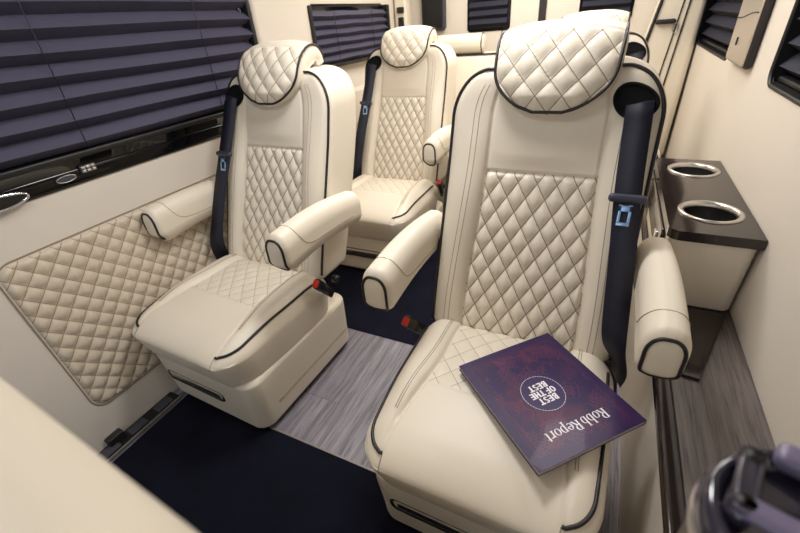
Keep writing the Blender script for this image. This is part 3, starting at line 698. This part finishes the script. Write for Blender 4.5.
# top slab with two round holes
def top_slab():
    x0, x1, ya, yb, zt, th = -.112, .112, -.352, .352, .268, .030
    holes = [(.006, -.19, .073), (.006, .215, .073)]
    mb = MB(); r = .035
    def edge(ang, cx, cy, ylo, yhi):
        dx, dy = math.cos(ang), math.sin(ang); t = 1e9
        if dx > 1e-9: t = min(t, (x1-cx)/dx)
        if dx < -1e-9: t = min(t, (x0-cx)/dx)
        if dy > 1e-9: t = min(t, (yhi-cy)/dy)
        if dy < -1e-9: t = min(t, (ylo-cy)/dy)
        x, y = cx+dx*t, cy+dy*t
        xc, yc = x0+r, ya+r
        if x < xc and y < yc:
            d = math.hypot(x-xc, y-yc); x, y = xc+(x-xc)*r/d, yc+(y-yc)*r/d
        return x, y
    for (cx, cy, rr), ylo, yhi in ((holes[0], ya, .0125), (holes[1], .0125, yb)):
        n_ = 96; vs, fs = [], []
        angs = [2*math.pi*i/n_ for i in range(n_)]+[math.atan2(y-cy, x-cx) % (2*math.pi) for x in (x0, x1) for y in (ylo, yhi)]
        angs = sorted(set(round(a, 6) for a in angs)); n_ = len(angs)
        for a in angs:
            ex, ey = edge(a, cx, cy, ylo, yhi); dx, dy = math.cos(a), math.sin(a)
            vs += [(cx+dx*rr, cy+dy*rr, zt), (ex, ey, zt), (ex, ey, zt-th), (cx+dx*rr, cy+dy*rr, zt-th)]
        for i in range(n_):
            a, b = i*4, ((i+1) % n_)*4
            fs += [(a, a+1, b+1, b), (a+3, b+3, b+2, a+2), (a, b, b+3, a+3), (a+1, a+2, b+2, b+1)]
        mb.add(vs, fs)
    tp = mb.build('console_top', 'veneer', cs, False)
    for cx, cy, rr in holes:
        prof = [(rr+.012, zt), (rr+.0125, zt+.003), (rr+.008, zt+.006), (rr+.002, zt+.005), (rr-.003, zt+.001), (rr-.004, zt-.01)]
        def lathe(prof):
            vs, fs = [], []; n_ = 64
            for q_, z in prof:
                for i in range(n_): vs.append((cx+q_*math.cos(2*math.pi*i/n_), cy+q_*math.sin(2*math.pi*i/n_), z))
            for k_ in range(len(prof)-1):
                for i in range(n_): fs.append((k_*n_+i, (k_)*n_+(i+1) % n_, (k_+1)*n_+(i+1) % n_, (k_+1)*n_+i))
            return vs, fs
        MB().add(*lathe(prof)).build('cup_holder_ring', 'steel', tp)
        MB().add(*lathe([(rr-.0035, zt-.006), (rr-.004, zt-.012), (rr-.008, zt-.09), (.001, zt-.092)])).build('cup_holder_well', 'black', tp)
top_slab()
# dark glossy panel on the console's inboard side with a chrome latch
MB().add(*rbox((.006, .30, .05), (.004, .02, .01), (1, 1, 1), None, 3, None, (-.112, .03, .18))[:2]).build('side_pocket', 'veneer', cs)
MB().add(*rbox((.006, .018, .03), (.004, .006, .008), (1, 1, 1), None, 3, None, (-.118, -.20, .165))[:2]).build('side_latch', 'chrome', cs)

# metal lamp / monitor folded against the right wall
lm = empty('wall_reading_lamp', (.440, 2.13, 1.305), 0, 'polished metal panel with a dark edge, on the right wall between two windows', 'wall lamp')
MB().add(*rbox((.0145, .165, .25), (.012, .02, .02), (1, 1, 1), None, 4, None, (.0, 0, 0))[:2]).build('housing', 'piping', lm)
MB().add(*rbox((.004, .155, .155), (.003, .012, .012), (1, 1, 1), None, 4, None, (-.0155, .0, -.087))[:2]).build('metal_face', 'bronze', lm)
MB().add(*rbox((.004, .155, .07), (.003, .012, .012), (1, 1, 1), None, 4, None, (-.0155, .0, .15))[:2]).build('metal_face', 'bronze', lm)
MB().add(*rbox((.010, .05, .018), (.005, .01, .008), (1, 1, 1), None, 3, None, (-.023, .05, .062))[:2]).build('bracket', 'black', lm)
MB().add(*tube([(-.0192, .150-.3*i/16, -.095+.022*sstep(.1, .9, i/16)) for i in range(17)], .0025, 6)).build('face_seam', 'black', lm)
MB().add(*rbox((.003, .006, .014), (.002, .004, .006), (1, 1, 1), None, 3, None, (-.0205, .03, -.17))[:2]).build('face_button', 'black', lm)

# rear right pillar cover with black piping and a belt guide
pc = empty('pillar_cover', (.34, 3.42, .3), 0, 'cream padded rear corner pillar cover edged with thin black piping lines', 'pillar cover')
def wpc(p, n): return Vector((p.x+(p.z-1.0)*.20*(1-(p.x+.14)/.26)*.9, p.y, p.z))
MB().add(*rbox((.125, .09, .80), (.03, .03, .03), (3, 1, 10), wpc, 4, None, (-.02, .02, .82))[:2]).build('padded_cover', 'leather', pc)
for x0, rr in ((-.130, .010), (-.012, .004), (.020, .005)):
    MB().add(*tube([wpc(Vector((x0, -.073, z)), None) for z in [.05+1.5*i/12 for i in range(13)]], rr, 8)).build('cover_piping', 'piping', pc)
MB().add(*rbox((.055, .016, .013), (.012, .008, .010), (2, 1, 1), None, 4, None, (-.088, -.085, .872))[:2]).build('belt_guide', 'piping', pc)
MB().add(*tube([(-.028+.014*math.cos(a), -.080, .835+.026*math.sin(a)) for a in [2*math.pi*i/20 for i in range(20)]], .003, 6, True)).build('belt_guide_ring', 'steel', pc)

# things in the rear left corner
spk = empty('wall_speaker', (-1.36, 3.535, 1.30), 0, 'dark grey speaker-like panel high in the rear left corner', 'speaker')
MB().add(*rbox((.10, .022, .15), (.03, .012, .03), (2, 1, 2), None, 4, None, (0, -.01, .06))[:2]).build('speaker_housing', 'greyblock', spk)
MB().add(*rbox((.085, .004, .13), (.02, .003, .02), (2, 1, 2), None, 3, None, (0, -.034, .06))[:2]).build('speaker_grille', 'black', spk)
bg = empty('belt_anchor', (-1.535, 3.30, 1.25), 0, 'small black seat belt anchor on the cream rear left pillar', 'belt anchor')
MB().add(*rbox((.05, .05, .5), (.02, .02, .02), (1, 1, 2), None, 3, None, (-.01, .03, .1))[:2]).build('pillar_pad', 'leather', bg)
MB().add(*rbox((.022, .010, .055), (.010, .006, .010), (1, 1, 2), None, 3, None, (.0, -.028, .02))[:2]).build('webbing', 'black', bg)
MB().add(*rbox((.028, .012, .02), (.010, .006, .010), (1, 1, 1), None, 3, None, (.0, -.030, .12))[:2]).build('anchor_plate', 'piping', bg)

# ================================================================== MAGAZINE
ez = Vector((0, 0, 1)); ex = Vector((-.6767, -.7363, 0)); ey = Vector((.7363, -.6767, 0))
mg = bpy.data.objects.new('magazine', None); COL.objects.link(mg); mg.empty_display_size = .05
tag(mg, 'purple magazine lying upside down to the viewer on the front right chair cushion', 'magazine')
MZ = .481
rot = Matrix((ex, ey, ez)).transposed(); tilt = Matrix.Rotation(math.radians(0), 3, 'X')
mg.matrix_world = Matrix.Translation(Vector((-.0195, .738, MZ))*S) @ (rot @ tilt).to_4x4()
MW, MH, TK = .147, .165, .014
def sheet(x0, x1, y0, y1, za, zb, name, mat_, q=False, r=.003):
    vs, fs, qs = [], [], []; nx_ = 24
    for z in (za, zb):
        for j in range(nx_+1):
            for i in range(nx_+1):
                u, v = i/nx_, j/nx_; x = x0+(x1-x0)*u; y = y0+(y1-y0)*v
                curl = .0015*math.sin(math.pi*u)+.004*(max(0, u-.8)/.2)**2*(max(0, v-.6)/.4)**2
                vs.append((x, y, z+curl*(1 if z > TK*.3 else .3)))
                b = sstep(0, .02, min(x-x0, x1-x, y-y0, y1-y)-.008); qs.append((x, y, b if q else .01))
    n2 = (nx_+1)**2
    for j in range(nx_):
        for i in range(nx_):
            a = j*(nx_+1)+i; fs.append((a+n2, a+1+n2, a+nx_+2+n2, a+nx_+1+n2)); fs.append((a, a+nx_+1, a+nx_+2, a+1))
    ring = [i for i in range(nx_)]+[i*(nx_+1)+nx_ for i in range(nx_)]+[nx_*(nx_+1)+nx_-i for i in range(nx_)]+[(nx_-i)*(nx_+1) for i in range(nx_)]
    for k_ in range(len(ring)): a, b = ring[k_], ring[(k_+1) % len(ring)]; fs.append((a, b, b+n2, a+n2))
    return MB().add(vs, fs, qs).build(name, mat_, mg, True, 30)
sheet(-MW+.001, MW-.002, -MH+.001, MH-.001, .0012, TK-.0012, 'pages', 'pages')
cv = sheet(-MW, MW, -MH, MH, TK-.0012, TK, 'front_cover', 'cover', True)
sheet(-MW, MW, -MH, MH, 0, .0012, 'back_cover', 'cover')
vs, fs, _ = box(-MW-.0012, -MW, -MH, MH, 0, TK); MB().add(vs, fs).build('spine', 'cover', mg, False)
ZT = TK+.0003
class Pr:                                              # flat print, following the slight cover curl
    def __init__(s): s.mb = MB()
    def z(s, x, y):
        u = (x+MW)/(2*MW); v = (y+MH)/(2*MH); return ZT+.0015*math.sin(math.pi*u)+.004*(max(0, u-.8)/.2)**2*(max(0, v-.6)/.4)**2
    def quad(s, pts): s.mb.add([(x, y, s.z(x, y)) for x, y in pts], [tuple(range(len(pts)))])
    def arc(s, cx, cy, rx, ry, tx, ty, a0=0, a1=360, n=28):
        o = []; i_ = []
        for k_ in range(n+1):
            a = math.radians(a0+(a1-a0)*k_/n); c_, s_ = math.cos(a), math.sin(a)
            o.append((cx+rx*c_, cy+ry*s_)); i_.append((cx+(rx-tx)*c_, cy+(ry-ty)*s_))
        for k_ in range(n): s.quad([i_[k_], o[k_], o[k_+1], i_[k_+1]])
    def rect(s, x0, y0, x1, y1): s.quad([(x0, y0), (x1, y0), (x1, y1), (x0, y1)])
    def seg(s, x0, y0, x1, y1, t, t2=None):
        t2 = t if t2 is None else t2; d = Vector((x1-x0, y1-y0)).normalized(); n_ = Vector((-d.y, d.x))
        s.quad([(x0-n_.x*t/2, y0-n_.y*t/2), (x1-n_.x*t2/2, y1-n_.y*t2/2), (x1+n_.x*t2/2, y1+n_.y*t2/2), (x0+n_.x*t/2, y0+n_.y*t/2)])
# serif masthead
def serif(pr, ch, x, y, h):                            # h = x-height*1.0 unit; returns advance
    S_, T_, f = .22*h, .07*h, pr
    def foot(cx, yy, w_=.30): f.rect(x+cx-w_*h/2*1.3, yy, x+cx+w_*h/2*1.3, yy+T_*1.1)
    if ch == 'R':
        H_ = 1.5*h; f.rect(x+.10*h, y, x+.10*h+S_*1.05, y+H_); f.rect(x, y, x+.46*h, y+T_); f.rect(x, y+H_-T_, x+.6*h, y+H_)
        f.arc(x+.50*h, y+1.10*h, .44*h, .40*h, .22*h, .08*h, -90, 90); f.rect(x+.3*h, y+.70*h, x+.52*h, y+.78*h)
        f.seg(x+.52*h, y+.74*h, x+.98*h, y+.04*h, .22*h, .20*h); f.rect(x+.80*h, y, x+1.18*h, y+T_); return 1.10*h
    if ch == 'o': f.arc(x+.44*h, y+.5*h, .44*h, .52*h, .20*h, .075*h); return .98*h
    if ch == 'b':
        f.rect(x+.10*h, y, x+.10*h+S_, y+1.56*h); f.rect(x-.02*h, y+1.50*h, x+.2*h, y+1.56*h); f.arc(x+.48*h, y+.5*h, .42*h, .52*h, .20*h, .075*h, -115, 115); return 1.0*h
    if ch == 'p':
        f.rect(x+.10*h, y-.50*h, x+.10*h+S_, y+1.0*h); f.rect(x-.02*h, y+.94*h, x+.2*h, y+1.0*h); f.rect(x-.02*h, y-.52*h, x+.46*h, y-.45*h)
        f.arc(x+.48*h, y+.5*h, .42*h, .52*h, .20*h, .075*h, -115, 115); return 1.0*h
    if ch == 'e':
        f.arc(x+.42*h, y+.5*h, .42*h, .52*h, .20*h, .08*h, 0, 318); f.rect(x+.12*h, y+.48*h, x+.84*h, y+.56*h); return .93*h
    if ch == 'r':
        f.rect(x+.10*h, y, x+.10*h+S_, y+1.0*h); f.rect(x-.02*h, y, x+.46*h, y+T_); f.rect(x-.02*h, y+.94*h, x+.2*h, y+1.0*h)
        f.arc(x+.56*h, y+.66*h, .28*h, .36*h, .18*h, .14*h, 50, 160, 12); return .78*h
    if ch == 't':
        f.rect(x+.14*h, y+.1*h, x+.14*h+S_, y+1.28*h); f.rect(x, y+.93*h, x+.56*h, y+1.0*h); f.arc(x+.40*h, y+.22*h, .26*h, .24*h, .18*h, .09*h, 180, 300, 12); return .62*h
    if ch == ' ': return .26*h
pr = Pr(); txt = 'Robb Report'; hh = .0172; x = 0
wd_ = {'R': 1.10, 'o': .98, 'b': 1.0, 'p': 1.0, 'e': .93, 'r': .78, 't': .62, ' ': .26}
x = -.0015-sum(wd_[c_] for c_ in txt)*hh/2
for c_ in txt: x += serif(pr, c_, x, .098, hh)
pr.mb.build('masthead_lettering', 'ink', cv, False)
def sans(pr, ch, x, y, h):
    t, w_ = .26*h, .62*h; f = pr
    if ch in 'BEFHRT': 
        if ch != 'T': f.rect(x, y, x+t, y+h)
    if ch == 'B':
        f.arc(x+.30*h, y+.745*h, .30*h, .255*h, .22*h, .17*h, -90, 90, 12); f.arc(x+.32*h, y+.27*h, .34*h, .27*h, .24*h, .18*h, -90, 90, 12)
        for yy in (0, .43, .84): f.rect(x+t, y+yy*h, x+.34*h, y+(yy+.16)*h)
        return .74*h
    if ch == 'E':
        for yy in (0, .41, .81): f.rect(x+t, y+yy*h, x+.60*h, y+(yy+.19)*h)
        return .68*h
    if ch == 'F':
        for yy in (.38, .81): f.rect(x+t, y+yy*h, x+.60*h, y+(yy+.19)*h)
        return .66*h
    if ch == 'H': f.rect(x+.46*h, y, x+.46*h+t, y+h); f.rect(x+t, y+.40*h, x+.46*h, y+.60*h); return .81*h
    if ch == 'T': f.rect(x, y+.80*h, x+.70*h, y+h); f.rect(x+.35*h-t/2, y, x+.35*h+t/2, y+.80*h); return .75*h
    if ch == 'O': f.arc(x+.39*h, y+.5*h, .39*h, .51*h, .25*h, .20*h, 0, 360, 24); return .84*h
    if ch == 'S':
        f.arc(x+.31*h, y+.73*h, .30*h, .27*h, .22*h, .17*h, 20, 270, 14); f.arc(x+.31*h, y+.29*h, .31*h, .29*h, .23*h, .18*h, -160, 90, 14); return .68*h
    return .26*h
SW = {'B': .74, 'E': .68, 'F': .66, 'H': .81, 'T': .75, 'O': .84, 'S': .68, ' ': .26}
# round badge
dk = Pr(); dk.quad([(.008+.056*math.cos(2*math.pi*i/48), .005+.056*math.sin(2*math.pi*i/48)) for i in range(48)]); bd = dk.mb.build('cover_badge', 'disc', cv, False)
ZT += .0003
pr = Pr()
for a in range(0, 360, 8): pr.arc(.008, .005, .053, .053, .0012, .0012, a, a+6.3, 3)
for word, y, h in (('BEST', .0165, .0185), ('OF THE', -.0040, .0180), ('BEST', -.0250, .0185)):
    x = .008-sum(SW[c_] for c_ in word)*h/2
    for c_ in word: x += sans(pr, c_, x, y, h)
pr.mb.build('badge_lettering', 'ink', bd, False)

# ================================================================== TUMBLER and its counter
tb = empty('travel_tumbler', (.1490, .182, .772), math.radians(0), 'brown steel travel tumbler with a smoked flip-handle lid, at the lower right corner', 'tumbler')
def lathe0(prof, n_=64):
    vs, fs = [], []
    for q_, z in prof:
        for i in range(n_): vs.append((q_*math.cos(2*math.pi*i/n_), q_*math.sin(2*math.pi*i/n_), z))
    for k_ in range(len(prof)-1):
        for i in range(n_): fs.append((k_*n_+i, k_*n_+(i+1) % n_, (k_+1)*n_+(i+1) % n_, (k_+1)*n_+i))
    return vs, fs
R_ = .058
MB().add(*lathe0([(.0005, 0), (.040, 0), (.043, .004), (.046, .06), (.054, .14), (.056, .235), (.0575, .252), (.0565, .2535), (.054, .2535)])).build('cup_body', 'cup', tb)
MB().add(*lathe0([(.0560, .246), (.0592, .247), (.0598, .251), (.0592, .255), (.0560, .256)])).build('rim_band', 'steel', tb)
ld = MB().add(*lathe0([(.052, .254), (.0585, .256), (.0590, .262), (.0575, .272), (.054, .277), (.050, .276), (.047, .268), (.045, .266), (.020, .265), (.0005, .265)])).build('lid', 'lid', tb)
# flip handle: grey bar across, two posts with pivots, a grey tab at the far side
a0 = math.radians(-18); cA, sA = math.cos(a0), math.sin(a0)
def rt(v): return [(x*cA-y*sA, x*sA+y*cA, z) for x, y, z in v]
vs, fs, _ = rbox((.050, .0075, .0045), (.006, .005, .004), (3, 1, 1), None, 4, None, (.004, -.012, .282)); MB().add(rt(vs), fs).build('carry_bar', 'lid_grey', ld)
for py in (-.012, .024):
    vs, fs = tube(rt([(-.040, py, .262), (-.040, py, .285)]), .0075, 16); MB().add(vs, fs).build('handle_post', 'lid', ld)
    MB().add(*tube(rt([(-.040, py, .284), (-.040, py, .2865)]), .0055, 16)).build('pivot_cap', 'black', ld)
vs, fs, _ = rbox((.0065, .022, .004), (.005, .006, .0035), (1, 2, 1), None, 4, None, (-.040, .006, .282)); MB().add(rt(vs), fs).build('side_link', 'lid', ld)
vs, fs, _ = rbox((.014, .009, .007), (.006, .006, .005), (1, 1, 1), None, 4, None, (-.016, .042, .278)); MB().add(rt(vs), fs).build('thumb_tab', 'lid_grey', ld)
pts = rt([(.050*math.cos(a), .050*math.sin(a), .2785) for a in [math.radians(20+i*6) for i in range(18)]])
MB().add(*tube(pts, .0035, 8)).build('rim_ridge', 'lid', ld)
vs, fs, _ = rbox((.0015, .010, .001), (.001, .002, .0008), (1, 1, 1), None, 2, None, (.022, .014, .2672)); MB().add(rt(vs), fs).build('vent_mark', 'chrome', ld)
ct = empty('front_counter', (.16, .06, 0), 0, 'low cream counter under the travel tumbler', 'counter')
MB().add(*rbox((.075, .17, .368), (.01, .01, .01), (1, 1, 1), None, 3, None, (0, 0, .378))[:2]).build('counter_body', 'walls', ct)
MB().add(*rbox((.08, .18, .010), (.01, .01, .006), (1, 1, 1), None, 3, None, (0, 0, .760))[:2]).build('counter_top', 'veneer', ct)

# ================================================================== FRONT SEAT whose back fills the lower left corner
fs_ = empty('front_chair', (-.402, -.1035, 0), math.radians(-4.0), 'blurred cream leather front seat back filling the lower left corner', 'seat')
MB().add(*rbox((.34, .085, .40), (.07, .05, .05), (10, 3, 10), None, 10, None, (0, .07, .775))[:2]).build('backrest', 'leather', fs_)
MB().add(*rbox((.30, .24, .09), (.06, .06, .05), (4, 4, 2), None, 5, None, (0, -.19, .40))[:2]).build('seat_cushion', 'leather', fs_)
MB().add(*rbox((.25, .2, .155), (.03, .03, .03), (2, 2, 2), None, 3, None, (0, -.15, .163))[:2]).build('seat_base', 'black', fs_)
